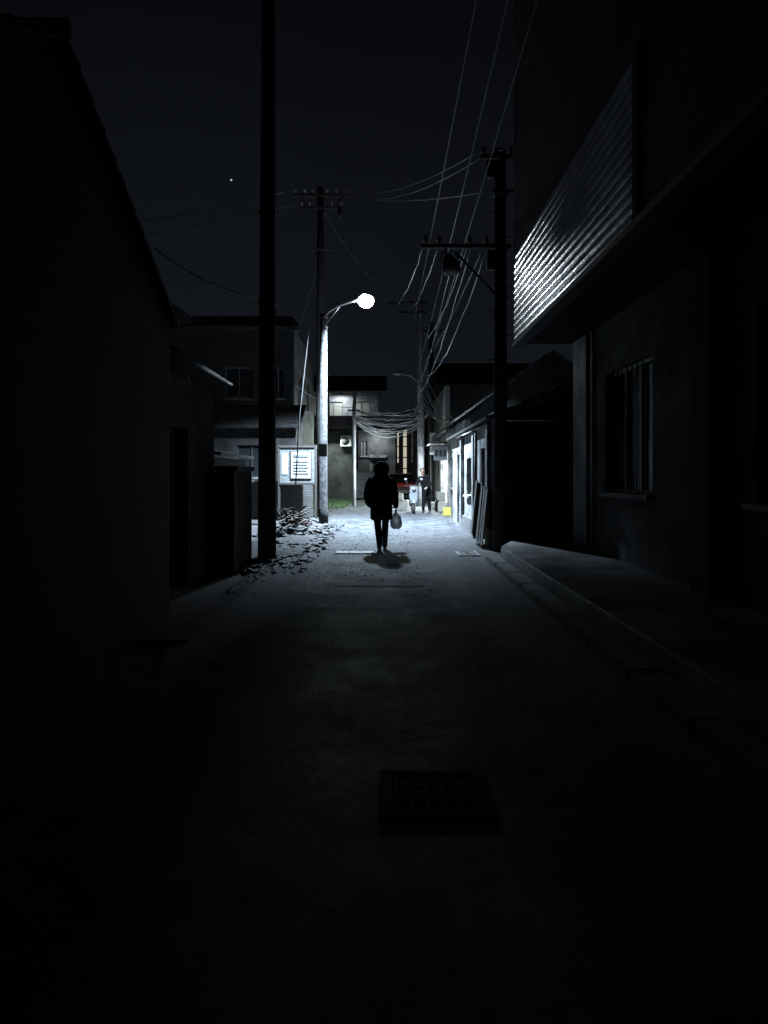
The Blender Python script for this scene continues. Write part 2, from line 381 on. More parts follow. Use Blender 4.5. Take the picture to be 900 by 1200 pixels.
# ------------------------------------------------------------------ right whitewashed row
ww = grp("whitewashed_shed")
facade(ww, 'y', 2.08, 0.2, 13.9, 22.4, 0, 2.42, [(15.0, 15.9, 0.02, 1.95, m_dframe), (17.6, 18.7, 0.9, 1.8), (20.2, 21.1, 0.02, 1.95, m_wood)], m_white, fmat=m_dframe, mull=0)
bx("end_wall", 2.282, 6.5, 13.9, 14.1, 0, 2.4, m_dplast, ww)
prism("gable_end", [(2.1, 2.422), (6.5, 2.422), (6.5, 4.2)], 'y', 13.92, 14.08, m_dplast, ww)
tiled_slope("roof", (1.9, 13.7, 2.42), (1.9, 22.6, 2.42), (6.5, 13.7, 4.35), (6.5, 22.6, 4.35), ww, rows=14)
bx("plinth", 2.03, 2.078, 13.9, 14.99, 0, 0.35, m_kerb, ww); bx("plinth", 2.03, 2.078, 15.91, 20.19, 0, 0.35, m_kerb, ww)
for yy in (14.5, 16.8, 19.4):
    bx("pilaster", 1.99, 2.078, yy-0.14, yy+0.14, 0.352, 2.40, m_white, ww)
tube("pipe", [(2.0, 16.2, 0.0), (2.0, 16.2, 2.3)], 0.03, m_dsteel, ww)
jk = grp("junk_stack")
for k in range(7):
    box("board", (1.93-0.012*k, 14.2+0.18*k, 0.55+0.03*k), (0.02, 0.35, 1.05+0.1*random.random()), random.choice([m_wood, m_rub, m_dsteel]), jk, ry=0.10, rz=random.uniform(-.15, .15))

rh = grp("row_house")
facade(rh, 'y', 2.5, 0.2, 23.0, 33.0, 0, 3.1, [(24.2, 25.2, 0.02, 2.0, m_dframe), (26.6, 28.0, 0.9, 2.0), (29.6, 32.6, 0.15, 2.45, e_shop)], m_white, fmat=m_dframe, mull=2)
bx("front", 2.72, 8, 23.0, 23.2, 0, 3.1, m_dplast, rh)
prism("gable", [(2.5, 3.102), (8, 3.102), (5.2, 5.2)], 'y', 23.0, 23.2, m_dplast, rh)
tiled_slope("roof", (2.2, 22.8, 3.05), (2.2, 33.2, 3.05), (5.2, 22.8, 5.2), (5.2, 33.2, 5.2), rh, rows=10)
tiled_slope("roof_back", (8.2, 22.8, 3.05), (8.2, 33.2, 3.05), (5.2, 22.8, 5.2), (5.2, 33.2, 5.2), rh, rows=10)
bx("awning", 1.85, 2.49, 29.4, 32.8, 2.62, 2.68, m_dsteel, rh)
rh2 = grp("row_house")
facade(rh2, 'y', 2.9, 0.2, 35.0, 48.0, 0, 5.6, [(36, 37.2, 0.9, 2.1, e_warm2), (39, 40.2, 0.02, 2.1), (42, 43.2, 3.6, 4.8), (37.6, 38.6, 3.6, 4.8, e_warm2)], m_lplast, fmat=m_dframe)
facade(rh2, 'x', 35.0, 0.2, 3.12, 9, 0, 5.6, [(4, 5.3, 3.5, 4.8), (6.6, 7.9, 3.5, 4.8)], m_dplast, fmat=m_dframe)
tiled_slope("roof", (2.6, 34.7, 5.55), (9.3, 34.7, 5.55), (2.6, 41.5, 7.6), (9.3, 41.5, 7.6), rh2, rows=10)
prism("gable", [(35.0, 5.602), (48, 5.602), (41.5, 7.5)], 'x', 2.9, 3.1, m_dplast, rh2)

sg = grp("shop_sign")
bx("board", 1.95, 2.47, 29.0, 29.06, 1.95, 2.5, m_sign, sg); bx("frame_top", 1.93, 2.49, 28.985, 29.07, 2.502, 2.54, m_dframe, sg)
for k in range(3): bx("character", 2.0+k*.155, 2.11+k*.155, 28.985, 28.998, 2.1, 2.36, m_signd, sg)
sg = grp("shop_sign")
bx("board", 2.1, 2.8, 33.9, 33.96, 2.3, 3.3, m_sign, sg)
bx("post_l", 2.12, 2.16, 33.97, 34.01, 0, 3.3, m_dsteel, sg); bx("post_r", 2.74, 2.78, 33.97, 34.01, 0, 3.3, m_dsteel, sg)
for k in range(2): bx("line", 2.2, 2.7, 33.885, 33.898, 2.5+k*.4, 2.7+k*.4, m_signd, sg)
cb = grp("carton_stack")
for (x, yy, z, s) in ((2.15, 28.4, .2, .4), (2.2, 28.0, .17, .34), (2.16, 28.35, .56, .32), (1.95, 29.4, .15, .3), (.75, 29.0, .2, .4), (.62, 28.9, .53, .25)):
    box("carton", (x, yy, z+.004), (s, s*.9, s), m_card, cb, rz=random.uniform(-.3, .3), bev=.008)
    box("tape", (x, yy, z+s/2+.007), (.05, s*.8, .003), m_sign, cb)

# ------------------------------------------------------------------ left mid house, notice board
lh = grp("two_storey_house")
facade(lh, 'x', 28.0, 0.2, -8.6, -3.4, 0, 6.9, [(-7.9, -6.9, 4.25, 5.45), (-6.0, -4.95, 4.25, 5.45), (-4.25, -3.75, 4.25, 5.45)], m_dplast)
facade(lh, 'y', -3.4, -0.2, 28.2, 36.0, 0, 6.9, [(29.5, 30.7, 4.2, 5.4), (32.5, 33.7, 4.2, 5.4)], m_plast)
bx("string_course", -8.7, -3.3, 27.85, 27.998, 3.3, 3.45, m_sconc, lh)
bx("balcony_slab", -8.6, -5.0, 27.0, 27.99, 3.46, 3.58, m_sconc, lh)
for k in range(15): bx("baluster", -8.55+k*0.25, -8.51+k*0.25, 27.05, 27.09, 3.581, 4.2, m_dsteel, lh)
bx("rail", -8.6, -5.0, 27.03, 27.11, 4.202, 4.26, m_dsteel, lh)
tiled_slope("roof", (-9, 27.6, 6.85), (-3.1, 27.6, 6.85), (-8.0, 32, 8.2), (-4.0, 32, 8.2), lh, rows=8)
prism("roof_gable", [(-8.7, 6.95), (-7.0, 6.95), (-7.3, 7.35), (-7.85, 7.75), (-8.3, 7.45)], 'y', 27.3, 31, m_roof, lh)
bx("eave_board", -9, -3.1, 27.5, 27.58, 6.74, 6.9, m_dframe, lh)
lh3 = grp("low_tiled_house")
facade(lh3, 'x', 25.2, 0.2, -8.5, -3.0, 0, 3.0, [(-6.8, -5.8, 1.3, 2.4), (-5.0, -4.0, 1.3, 2.4)], m_dplast, fmat=m_dframe)
tiled_slope("roof", (-9, 24.8, 2.95), (-2.8, 24.8, 2.95), (-9, 26.9, 3.9), (-2.8, 26.9, 3.9), lh3, rows=6)

yw = grp("yard_wall")
bx("wall", -7.0, -2.25, 23.2, 23.42, 0, 1.15, m_brickX, yw)
bx("coping", -7.0, -2.2, 23.16, 23.46, 1.152, 1.22, m_sconc, yw, bev=0.01)
nb = grp("notice_board")
for x in (-3.2, -2.08): bx("post", x-0.03, x+0.03, 22.62, 22.68, 0, 2.3, m_dsteel, nb)
bx("panel", -3.168, -2.112, 22.63, 22.67, 1.15, 2.22, m_paper, nb)
for (a, b_, c, d) in ((-3.17, -2.11, 2.221, 2.28), (-3.17, -2.11, 1.09, 1.149)): bx("frame", a, b_, 22.60, 22.69, c, d, m_dsteel, nb)
bx("poster_border", -2.86, -2.20, 22.615, 22.628, 1.25, 2.12, m_dframe, nb)
bx("poster", -2.83, -2.23, 22.60, 22.613, 1.28, 2.09, m_board, nb)
bx("heading", -2.76, -2.30, 22.588, 22.598, 1.93, 2.0, m_paper, nb)
for k in range(5): bx("text_line", -2.76, -2.30-0.05*(k % 2), 22.588, 22.598, 1.42+k*0.09, 1.44+k*0.09, m_paper, nb)
bx("notice", -3.12, -2.93, 22.618, 22.628, 1.4, 2.05, m_board, nb)

# ------------------------------------------------------------------ far centre buildings
bh = grp("balcony_house")
facade(bh, 'x', 52.0, 0.25, -7.5, -0.2, 0, 7.2, [(-6.6, -5.6, 1.0, 2.4), (-6.4, -5.0, 4.9, 6.5), (-4.2, -2.9, 4.9, 6.5, e_warm2), (-2.2, -1.0, 4.9, 6.5, e_warm2)], m_lplast)
bx("balcony_slab", -7.5, -0.2, 50.6, 51.99, 4.45, 4.6, m_conc, bh)
bx("parapet", -7.5, -0.2, 50.6, 50.75, 4.602, 5.4, m_lplast, bh)
for x in (-7.4, -5.6, -3.8, -2.0, -0.3): bx("column", x-0.1, x+0.1, 50.62, 50.8, 5.402, 7.05, m_lplast, bh)
tiled_slope("roof", (-7.9, 50.2, 7.05), (0.2, 50.2, 7.05), (-7.9, 54.5, 8.6), (0.2, 54.5, 8.6), bh, rows=8)
dh = grp("gatehouse")
facade(dh, 'x', 49.0, 0.2, -1.7, 0.75, 0, 4.2, [(-0.9, 0.1, 0.02, 2.4), (-1.5, -1.1, 2.6, 3.6)], m_dplast, gmat=m_dframe, fmat=m_frame)
bx("cap", -1.9, 0.95, 48.8, 49.6, 4.202, 4.4, m_plast, dh)
bx("lintel", -1.0, 0.2, 48.9, 48.99, 2.5, 2.7, m_plast, dh)
yl = grp("yard_wall")
bx("wall", -1.70, -0.2, 44.0, 44.2, 0, 1.5, m_lplast, yl); bx("coping", -1.72, -0.15, 43.95, 44.25, 1.502, 1.58, m_conc, yl)
sh = grp("lit_shop_house")
facade(sh, 'x', 54.0, 0.2, 0.8, 2.9, 0, 5.6, [(0.92, 1.12, 2.2, 4.6, e_warm), (1.35, 1.7, 0.8, 4.7, e_warm), (1.95, 2.15, 2.2, 4.6, e_warm2)], m_lplast, mull=0)
for zz in (1.8, 2.6, 3.4, 4.1): bx("transom", 0.85, 2.2, 53.93, 53.99, zz, zz+.07, m_dframe, sh)
bx("parapet", 0.7, 3.0, 53.8, 54.3, 5.602, 6.0, m_conc, sh)
fh = grp("row_house")
facade(fh, 'x', 60.0, 0.2, -20, -7.6, 0, 6.5, [(-18, -16.5, 3.8, 5.3), (-14, -12.5, 3.8, 5.3), (-11, -9.5, 3.8, 5.3)], m_plast)
tiled_slope("roof", (-20.5, 59.5, 6.4), (-7.2, 59.5, 6.4), (-20.5, 64, 8.3), (-7.2, 64, 8.3), fh)
fh2 = grp("row_house")
facade(fh2, 'x', 58.0, 0.2, 3.2, 16, 0, 6.6, [(4, 5.4, 3.8, 5.3), (8, 9.4, 3.8, 5.3), (12, 13.4, 3.8, 5.3)], m_plast)
tiled_slope("roof", (2.8, 57.5, 6.5), (16.5, 57.5, 6.5), (2.8, 62, 8.6), (16.5, 62, 8.6), fh2)

ac = grp("air_conditioner")
bx("case", -2.35, -1.75, 40.0, 40.35, 2.9, 3.5, m_acw, ac, bev=0.02)
tube("fan_ring", [(-2.1, 39.99, 3.2), (-2.1, 39.97, 3.2)], 0.2, m_dframe, ac, seg=20)
sw = grp("side_wall")
bx("wall", -7.5, -1.75, 40.36, 40.6, 0, 3.9, m_dplast, sw); bx("coping", -7.5, -1.7, 40.3, 40.66, 3.902, 4.0, m_kerb, sw)

def grass(name, x0, x1, y0, y1, n, h):
    bm = bmesh.new()
    for _ in range(n):
        x = random.uniform(x0, x1); yy = random.uniform(y0, y1); a = random.uniform(0, 6.28); hh = h*random.uniform(0.4, 1)
        d = Vector((math.cos(a), math.sin(a), 0))*0.012; le = Vector((random.uniform(-.1, .1), random.uniform(-.1, .1), 0))*hh*3
        p = Vector((x, yy, -0.02))
        bm.faces.new((bm.verts.new(p-d), bm.verts.new(p+d), bm.verts.new(p+le+Vector((0, 0, hh)))))
    me = bpy.data.meshes.new(name); bm.to_mesh(me); bm.free(); return link(name, me, m_grass)
grass("grass", -4.2, -1.6, 30, 40, 6000, 0.20)

# ------------------------------------------------------------------ poles
def insul(p, par):
    x, y, z = p
    tube("insulator", [(x, y, z), (x, y, z+.05), (x, y, z+.06), (x, y, z+.1), (x, y, z+.11), (x, y, z+.16)], [.02, .02, .05, .035, .05, .02], m_ceramic, par, seg=10)

p1 = grp("utility_pole")
tube("shaft", [(-1.94, 12.3, -0.1), (-1.93, 12.3, 5), (-1.90, 12.3, 12)], [0.155, 0.13, 0.095], m_poled, p1, seg=20)
for zz in (4.2, 5.7): tube("strap", [(-1.935, 12.3, zz), (-1.935, 12.3, zz+.06)], 0.145, m_dsteel, p1, seg=20)
bx("crossarm", -2.7, -1.1, 12.24, 12.30, 10.9, 11.0, m_dsteel, p1)

p2 = grp("utility_pole")
tube("shaft", [(-2.1, 24.5, -0.1), (-2.1, 24.5, 10.86)], [0.17, 0.10], m_poled, p2, seg=16)
bx("crossarm", -2.95, -1.15, 24.34, 24.41, 10.52, 10.62, m_dsteel, p2)
bx("crossarm", -2.80, -1.3, 24.34, 24.41, 10.12, 10.2, m_dsteel, p2)
bx("crossarm", -2.45, -1.72, 24.34, 24.41, 8.76, 8.84, m_dsteel, p2)
tube("brace", [(-2.75, 24.36, 10.5), (-2.12, 24.36, 9.8)], 0.02, m_dsteel, p2, seg=6)
tube("brace", [(-1.35, 24.36, 10.5), (-2.08, 24.36, 9.8)], 0.02, m_dsteel, p2, seg=6)
for x in (-2.9, -2.6, -2.35, -1.85, -1.55, -1.2): insul((x, 24.37, 10.62), p2)
for x in (-2.7, -2.45, -1.7, -1.4): insul((x, 24.37, 10.2), p2)
tube("fuse_box", [(-1.45, 24.3, 9.75), (-1.45, 24.3, 10.1)], 0.06, m_dsteel, p2)

p3 = grp("utility_pole")
tube("shaft", [(2.13, 13.6, -0.1), (2.13, 13.6, 7.35)], [0.14, 0.10], m_poled, p3, seg=16)
bx("crossarm", 0.66, 2.3, 13.42, 13.48, 5.50, 5.57, m_dsteel, p3)
bx("crossarm", 1.75, 2.5, 13.42, 13.48, 7.12, 7.19, m_dsteel, p3)
bx("crossarm", 1.95, 2.5, 13.42, 13.48, 6.5, 6.56, m_dsteel, p3)
tube("brace", [(1.30, 13.45, 5.42), (2.06, 13.45, 4.62)], 0.022, m_dsteel, p3, seg=6)
for x in (0.75, 1.0, 1.55, 1.85): insul((x, 13.45, 5.57), p3)
for x in (1.8, 2.0, 2.3, 2.45): insul((x, 13.45, 7.19), p3)
tube("transformer", [(1.93, 13.4, 6.75), (1.93, 13.4, 6.8), (1.93, 13.4, 7.05)], [0.06, 0.09, 0.09], m_dsteel, p3)
bx("meter_box", 1.86, 2.02, 13.4, 13.5, 5.1, 5.45, m_dsteel, p3)
for k in range(9): tube("climbing_step", [(2.13, 13.6, 2.6+k*0.45), (2.13+(0.22 if k % 2 else -0.22), 13.6, 2.6+k*0.45)], 0.009, m_dsteel, p3, seg=6)
for zz in (2.9, 4.6, 5.5, 6.5): tube("strap", [(2.13, 13.6, zz), (2.13, 13.6, zz+.06)], 0.138, m_dsteel, p3, seg=16)
fl = grp("flood_light")
tube("housing", [(1.15, 13.42, 5.36), (1.16, 13.38, 5.28), (1.20, 13.3, 5.10), (1.21, 13.28, 5.04)], [0.05, 0.10, 0.17, 0.165], m_dsteel, fl, seg=18)
tube("hanger", [(1.12, 13.45, 5.50), (1.13, 13.43, 5.34)], 0.018, m_dsteel, fl, seg=6)
tube("yoke", [(1.02, 13.35, 5.2), (1.05, 13.42, 5.42), (1.28, 13.42, 5.42), (1.36, 13.33, 5.2)], 0.012, m_dsteel, fl, seg=6)

p4 = grp("utility_pole")
tube("shaft", [(1.68, 34, -0.1), (1.68, 34, 9.5)], [0.17, 0.11], m_lplast, p4, seg=14)
for zz, a, b_ in ((9.2, 0.2, 2.0), (8.75, 0.6, 2.0)): bx("crossarm", a, b_, 33.82, 33.9, zz, zz+.09, m_dsteel, p4)
for x in (0.25, 0.6, 1.0, 1.4, 1.95): insul((x, 33.86, 9.29), p4)
tube("lamp_arm", [(1.68, 33.8, 5.5), (1.2, 33.6, 5.85), (0.75, 33.5, 5.95)], 0.03, m_steel, p4, seg=8)
ell("lamp_head", (0.6, 33.5, 5.93), (0.25, 0.12, 0.06), m_steel, p4)
p5 = grp("utility_pole")
tube("shaft", [(2.35, 37, -0.1), (2.35, 37, 9.0)], [0.16, 0.11], m_poled, p5, seg=14)
bx("crossarm", 1.6, 3.1, 36.85, 36.92, 8.5, 8.58, m_dsteel, p5)
p6 = grp("wire_post")
tube("shaft", [(-1.33, 33, -0.1), (-1.33, 33, 4.45)], [0.09, 0.08], m_lplast, p6, seg=12)
bx("bracket", -1.6, -1.06, 32.86, 32.92, 4.2, 4.27, m_dsteel, p6)
p7 = grp("bamboo_pole")
tube("shaft", [(-2.5, 20.5, 0.0), (-2.35, 20.6, 3), (-2.07, 20.8, 5.75)], [0.02, 0.018, 0.010], m_dplast, p7, seg=8)

# ------------------------------------------------------------------ street lamp
sl = grp("street_lamp")
LX, LY, LZ = -0.53, 21.0, 6.32
tube("shaft", [(-1.71, 21, -0.05), (-1.71, 21, 0.4), (-1.71, 21, 0.42), (-1.71, 21, 5.95)], [0.135, 0.135, 0.115, 0.10], m_polec, sl, seg=20)
tube("arm", [(-1.71, 20.93, 5.80), (-1.55, 20.93, 6.0), (-1.25, 20.95, 6.17), (-0.95, 20.98, 6.27), (-0.72, 21, 6.33)], 0.035, m_steel, sl, seg=10)
tube("arm_brace", [(-1.71, 20.93, 5.55), (-1.25, 20.95, 6.13)], 0.016, m_steel, sl, seg=6)
for zz in (5.5, 5.78): tube("clamp", [(-1.71, 21, zz), (-1.71, 21, zz+.08)], 0.125, m_dsteel, sl, seg=20)
tube("hood", [(-0.78, 21, 6.37), (-0.66, 21, 6.43), (-0.5, 21, 6.46), (-0.34, 21, 6.43), (-0.28, 21, 6.40)], [(0.04, 0.04), (0.11, 0.04), (0.14, 0.05), (0.10, 0.04), (0.05, 0.02)], m_dsteel, sl, seg=18, ref=(0, 0, 1))
ell("lens", (LX+0.02, LY, LZ-0.01), (0.22, 0.20, 0.20), e_lamp, sl, 28)
bx("control_box", -1.83, -1.59, 20.72, 20.87, 1.9, 2.25, m_dsteel, sl, bev=0.01)

ld = bpy.data.lights.new("street_lamp_light", 'SPOT'); ld.energy = 29000; ld.spot_size = math.radians(136); ld.spot_blend = 1.0
ld.color = (0.63, 0.81, 1.0); ld.shadow_soft_size = 0.06
lo = bpy.data.objects.new("bulb", ld); COL.objects.link(lo); lo.location = (LX+0.02, LY, LZ-0.28); lo.parent = sl

def area(name, loc, rot, e, size, col, par):
    d = bpy.data.lights.new(name, 'AREA'); d.energy = e; d.size = size; d.color = col
    o = bpy.data.objects.new(name, d); COL.objects.link(o); o.location = loc; o.rotation_euler = [math.radians(a) for a in rot]; o.parent = par
area("tube_light", (2.0, 31, 2.58), (0, 25, 0), 1200, 0.9, (0.80, 0.92, 1.0), rh)
area("grass_fill_light", (-2.6, 39.5, 3.6), (-30, 0, 0), 320, 0.7, (0.82, 1.0, 0.88), sw)  # added greenish fill for the grass, no known lamp here
bx("grass_fill_case", -2.9, -2.3, 39.6, 40.35, 3.64, 3.72, m_dsteel, sw)  # made-up case over the added grass fill
area("balcony_fill_light", (-3.0, 51.3, 6.95), (0, 0, 0), 50, 0.5, (0.85, 0.93, 1.0), bh)  # added fill that lifts the balcony front, no known lamp behind it
area("gate_fill_light", (-0.4, 48.0, 4.1), (20, 0, 0), 140, 0.4, (0.85, 0.95, 1.0), dh)  # added fill to brighten the gatehouse front, not a known lamp
bx("gate_fill_arm", -0.43, -0.37, 47.9, 48.79, 4.22, 4.27, m_dsteel, dh)  # made-up arm above the added gatehouse fill

# ------------------------------------------------------------------ wires
ow = grp("overhead_wires")
for (xa, za, xb, zb, s) in ((1.40, 6.9, 1.6, 6.3, .3), (1.33, 7.5, 1.2, 7.6, .25), (1.62, 6.6, 1.68, 5.8, .5)):
    wire("line", (xa-0.1, -6, za+0.6), (xb, 34, zb), s, ow, 0.009, m_cable, n=24)
for (xa, xb, zb, s) in ((0.75, .3, 9.2, .5), (1.0, 1.0, 9.2, .6), (1.55, 1.6, 7.5, .6), (1.85, 1.7, 6.4, .3), (1.3, 1.65, 5.6, .35), (1.6, 1.7, 5.2, .4), (1.9, 1.66, 6.0, .9)):
    wire("line", (xa, 13.45, 5.62), (xb, 33.8, zb), s, ow, 0.010, random.choice([m_cable, m_cablel]), n=20, jit=0.015)
for (a, za, b_, zb, s) in ((-1.2, 10.7, 1.8, 7.3, .35), (-1.55, 10.7, 2.0, 7.3, .55), (-1.85, 10.7, 2.0, 6.55, .25)):
    wire("line", (a, 24.37, za), (b_, 13.45, zb), s, ow, 0.011)
for (a, za, zb) in ((-2.9, 10.75, 10.0), (-2.7, 10.3, 9.6)):
    wire("line", (a, 24.37, za), (-20, 29, zb+.4), .5, ow, 0.014)
wire("line", (-2.08, 12.3, 4.33), (-3.4, 11.0, 4.75), .13, ow, 0.012, m_cablel)
for (a, b_) in ((2.3, 2.2), (2.45, 2.2), (2.0, 2.2)):
    wire("line", (a, 13.45, 7.3), (b_, 12.45, 6.2+random.random()), .12, ow, 0.01)
for k in range(15):
    z0 = 4.35-0.05*k+random.uniform(-.1, .1); z1 = 4.5-0.06*k+random.uniform(-.25, .25)
    wire("line", (-1.33+random.uniform(-.1, .1), 33, z0), (1.68, 33.9, z1), random.uniform(.05, .6), ow, 0.022, random.choice([m_cablel, m_cablel, m_cablel, m_cable]), jit=0.03)
for k in range(6):
    wire("line", (1.68, 34, 4.6+k*0.35), (2.9+random.uniform(-.2, .2), 30+random.uniform(-3, 6), 3.0+random.random()), .4, ow, 0.015, m_cablel)
wire("line", (-1.33, 33, 4.4), (-3.5, 28.5, 4.9), .3, ow, 0.014, m_cablel)
wire("line", (-2.1, 24.5, 8.8), (-3.5, 28.2, 6.3), .3, ow, 0.012)
wire("line", (-2.1, 24.4, 10.2), (1.0, 34, 9.3), .6, ow, 0.012)
wire("line", (1.95, 33.8, 9.3), (7.5, 36, 6.8), .5, ow, 0.013)
for k in range(3):
    pts = [(1.68+0.28*math.cos(a)+0.02*k, 33.75, 4.3+0.33*math.sin(a)-0.05*k) for a in [i*math.pi/8 for i in range(17)]]
    tube("cable_coil", pts, 0.016, m_cablel, ow, seg=6, ref=(0, 1, 0))

# ------------------------------------------------------------------ rubble
def rubble(name, n, area_, smin, smax, heapc=None, heapr=1.0, heaph=0.0):
    bm = bmesh.new()
    for _ in range(n):
        if heapc and random.random() < 0.7:
            a = random.uniform(0, 6.28); q = heapr*math.sqrt(random.random())
            x = heapc[0]+math.cos(a)*q*0.6; yy = heapc[1]+math.sin(a)*q; z = heaph*max(0, 1-(q/heapr)**1.3)
        else:
            x = area_[0]+(area_[1]-area_[0])*random.random()**2.2; yy = random.uniform(area_[2], area_[3]); z = 0
        s = smin+(smax-smin)*random.random()**3
        r = bmesh.ops.create_cube(bm, size=1); vs = r["verts"]
        for v in vs: v.co += Vector([random.uniform(-.22, .22) for _ in range(3)])
        mt = Matrix.Translation((x, yy, z+s*0.12)) @ Matrix.Rotation(random.uniform(0, 6.28), 4, 'Z') @ Matrix.Rotation(random.uniform(-.5, .5), 4, 'X') @ Matrix.Diagonal((s*random.uniform(.6, 1.6), s, s*random.uniform(.3, .7), 1))
        bmesh.ops.transform(bm, matrix=mt, verts=vs)
    me = bpy.data.meshes.new(name); bm.to_mesh(me); bm.free(); return me
rp = grp("rubble_pile")
link("stones", rubble("stones", 1300, (-2.1, -1.1, 10.4, 20.5), 0.012, 0.09), m_rub, rp)
link("bricks", rubble("bricks", 240, (-2.2, -1.5, 14, 20.8), 0.04, 0.16, (-2.35, 19.2), 0.9, 0.30), m_rubb, rp)
link("chunks", rubble("chunks", 240, (-2.4, -1.6, 14.5, 20.5), 0.04, 0.17, (-2.3, 17.2), 1.1, 0.25), m_rub, rp)
link("grit", rubble("grit", 2400, (-1.9, 0.6, 8.5, 22), 0.006, 0.028), m_rub, rp)
bm = bmesh.new()
nx, ny = 30, 90; vs = {}
for i in range(nx+1):
    for j in range(ny+1):
        x = -2.9+1.65*i/nx; yy = 11.5+11*j/ny
        e = min(1, (i/nx)*3)*min(1, (1-i/nx)*1.6)*min(1, j/8)*min(1, (ny-j)/8)
        vs[i, j] = bm.verts.new((x, yy, -0.02+e*(0.06+0.20*max(0, noise.noise(Vector((x*1.2, yy*.6, 2)))+.25)+0.07*noise.noise(Vector((x*5, yy*5, 2))))))
for i in range(nx):
    for j in range(ny): bm.faces.new((vs[i, j], vs[i+1, j], vs[i+1, j+1], vs[i, j+1]))
me = bpy.data.meshes.new("mound"); bm.to_mesh(me); bm.free(); link("dirt_mound", me, m_dirt, rp, True)
wp = grp("wood_plank_pile")
for k in range(18):
    a = random.uniform(-0.7, 0.7); x = -2.42+random.uniform(-.3, .25); yy = 20.0+random.uniform(-1.2, .6); l = random.uniform(.5, 1.3)
    box("plank", (x, yy, 0.22+random.random()*.26), (0.06, l, 0.022), m_wood, wp, rz=a+random.choice([0, 1.57]), rx=random.uniform(-.5, .5))

# ------------------------------------------------------------------ people
def hand(par, base, dirv, palmn, curl, s=1.0, mirror=1):
    d = Vector(dirv).normalized(); nrm = Vector(palmn).normalized(); side = d.cross(nrm)*mirror; b = Vector(base)
    palm = tube("palm", [b-d*.01, b+d*.03*s, b+d*.085*s], [(0.024*s, 0.016*s), (0.036*s, 0.016*s), (0.038*s, 0.013*s)], m_skin, None, seg=12, ref=tuple(nrm))
    parts = [palm]
    for k, (off, ln) in enumerate(((-.029, .068), (-.010, .078), (.010, .073), (.028, .058))):
        p = b+d*.080*s+side*off*s; pts = [p]; ang = 0; r = [0.0095*s]
        for q_, fr in enumerate((.45, .32, .23)):
            ang += curl*(0.9 if q_ else 0.6)
            p = p+(d*math.cos(ang)+nrm*math.sin(ang))*ln*fr*s; pts.append(p.copy()); r.append((0.0088-.0012*q_)*s)
        parts.append(tube("finger", pts, r, m_skin, None, seg=8))
    p = b+d*.025*s-side*.030*s; pts = [p]
    p = p+(d*.6-side*.6+nrm*.3)*.035*s; pts.append(p.copy()); p = p+(d*.9+nrm*.4)*.028*s; pts.append(p.copy())
    parts.append(tube("thumb", pts, [.012*s, .010*s, .008*s], m_skin, None, seg=8))
    return fuse(parts, "hand", 0.0035, m_skin, par, 1)

def head_with_face(par, c, s=1.0, f=1):
    x, y, z = c
    P = [ell("h", (x, y, z+.02), (0.073*s, 0.092*s, 0.105*s), None), ell("jaw", (x, y+f*.028*s, z-.055*s), (0.052*s, 0.055*s, 0.06*s), None),
         tube("nose", [(x, y+f*.082*s, z+.02*s), (x, y+f*.108*s, z-.018*s), (x, y+f*.085*s, z-.026*s)], [.008*s, .015*s, .010*s], None, seg=8),
         ell("ear", (x-.075*s, y, z), (0.012*s, 0.02*s, 0.032*s), None), ell("ear", (x+.075*s, y, z), (0.012*s, 0.02*s, 0.032*s), None),
         tube("neck", [(x, y-f*.01, z-.16), (x, y, z-.04)], .05*s, None)]
    fuse(P, "head", 0.006, m_skin, par, 3)
    for q_ in (-1, 1):
        ell("eye", (x+q_*.028*s, y+f*.081*s, z+.012*s), (0.013*s, 0.010*s, 0.008*s), m_eye, par, 12)
        ell("iris", (x+q_*.028*s, y+f*.089*s, z+.012*s), (0.006*s, 0.004*s, 0.006*s), m_hair, par, 10)
        tube("brow", [(x+q_*.014*s, y+f*.092*s, z+.034*s), (x+q_*.042*s, y+f*.080*s, z+.034*s)], .004*s, m_hair, par, 6)
    ell("mouth", (x, y+f*.083*s, z-.052*s), (0.022*s, 0.007*s, 0.007*s), m_lip, par, 12)

pe = grp("walking_person")
PX, PY = -0.05, 13.75
def q(x, y, z): return (PX+x, PY+y, z)
legs = [tube("l", [q(-.085, 0, .92), q(-.09, .0, .72), q(-.065, -.03, .48), q(-.045, -.13, .28), q(-.035, -.20, .12)], [.095, .088, .066, .062, .048], None, seg=16),
        tube("r", [q(.085, 0, .92), q(.085, .08, .72), q(.075, .15, .49), q(.068, .17, .28), q(.065, .19, .09)], [.095, .088, .066, .062, .048], None, seg=16),
        ell("hips", q(0, 0, .90), (.165, .12, .12), None)]
fuse(legs, "trousers", 0.011, m_trou, pe, 3)
def boot(x, y, z, pitch):
    R = Matrix.Translation(q(x, y, z)) @ Matrix.Rotation(pitch, 4, 'X')
    P = [tube("a", [R @ Vector((0, -.01, .22)), R @ Vector((0, 0, .08)), R @ Vector((0, 0, .03))], [.062, .054, .046], None, seg=14),
         tube("b", [R @ Vector((0, -.065, .032)), R @ Vector((0, 0, .042)), R @ Vector((0, .09, .036)), R @ Vector((0, .16, .026)), R @ Vector((0, .19, .022))], [(.028, .028), (.037, .040), (.043, .034), (.040, .024), (.022, .016)], None, seg=14, ref=(0, 0, 1))]
    fuse(P, "boot", 0.008, m_boot, pe, 2)
boot(-.035, -.20, .045, -0.32)
boot(.065, .19, .008, 0.05)
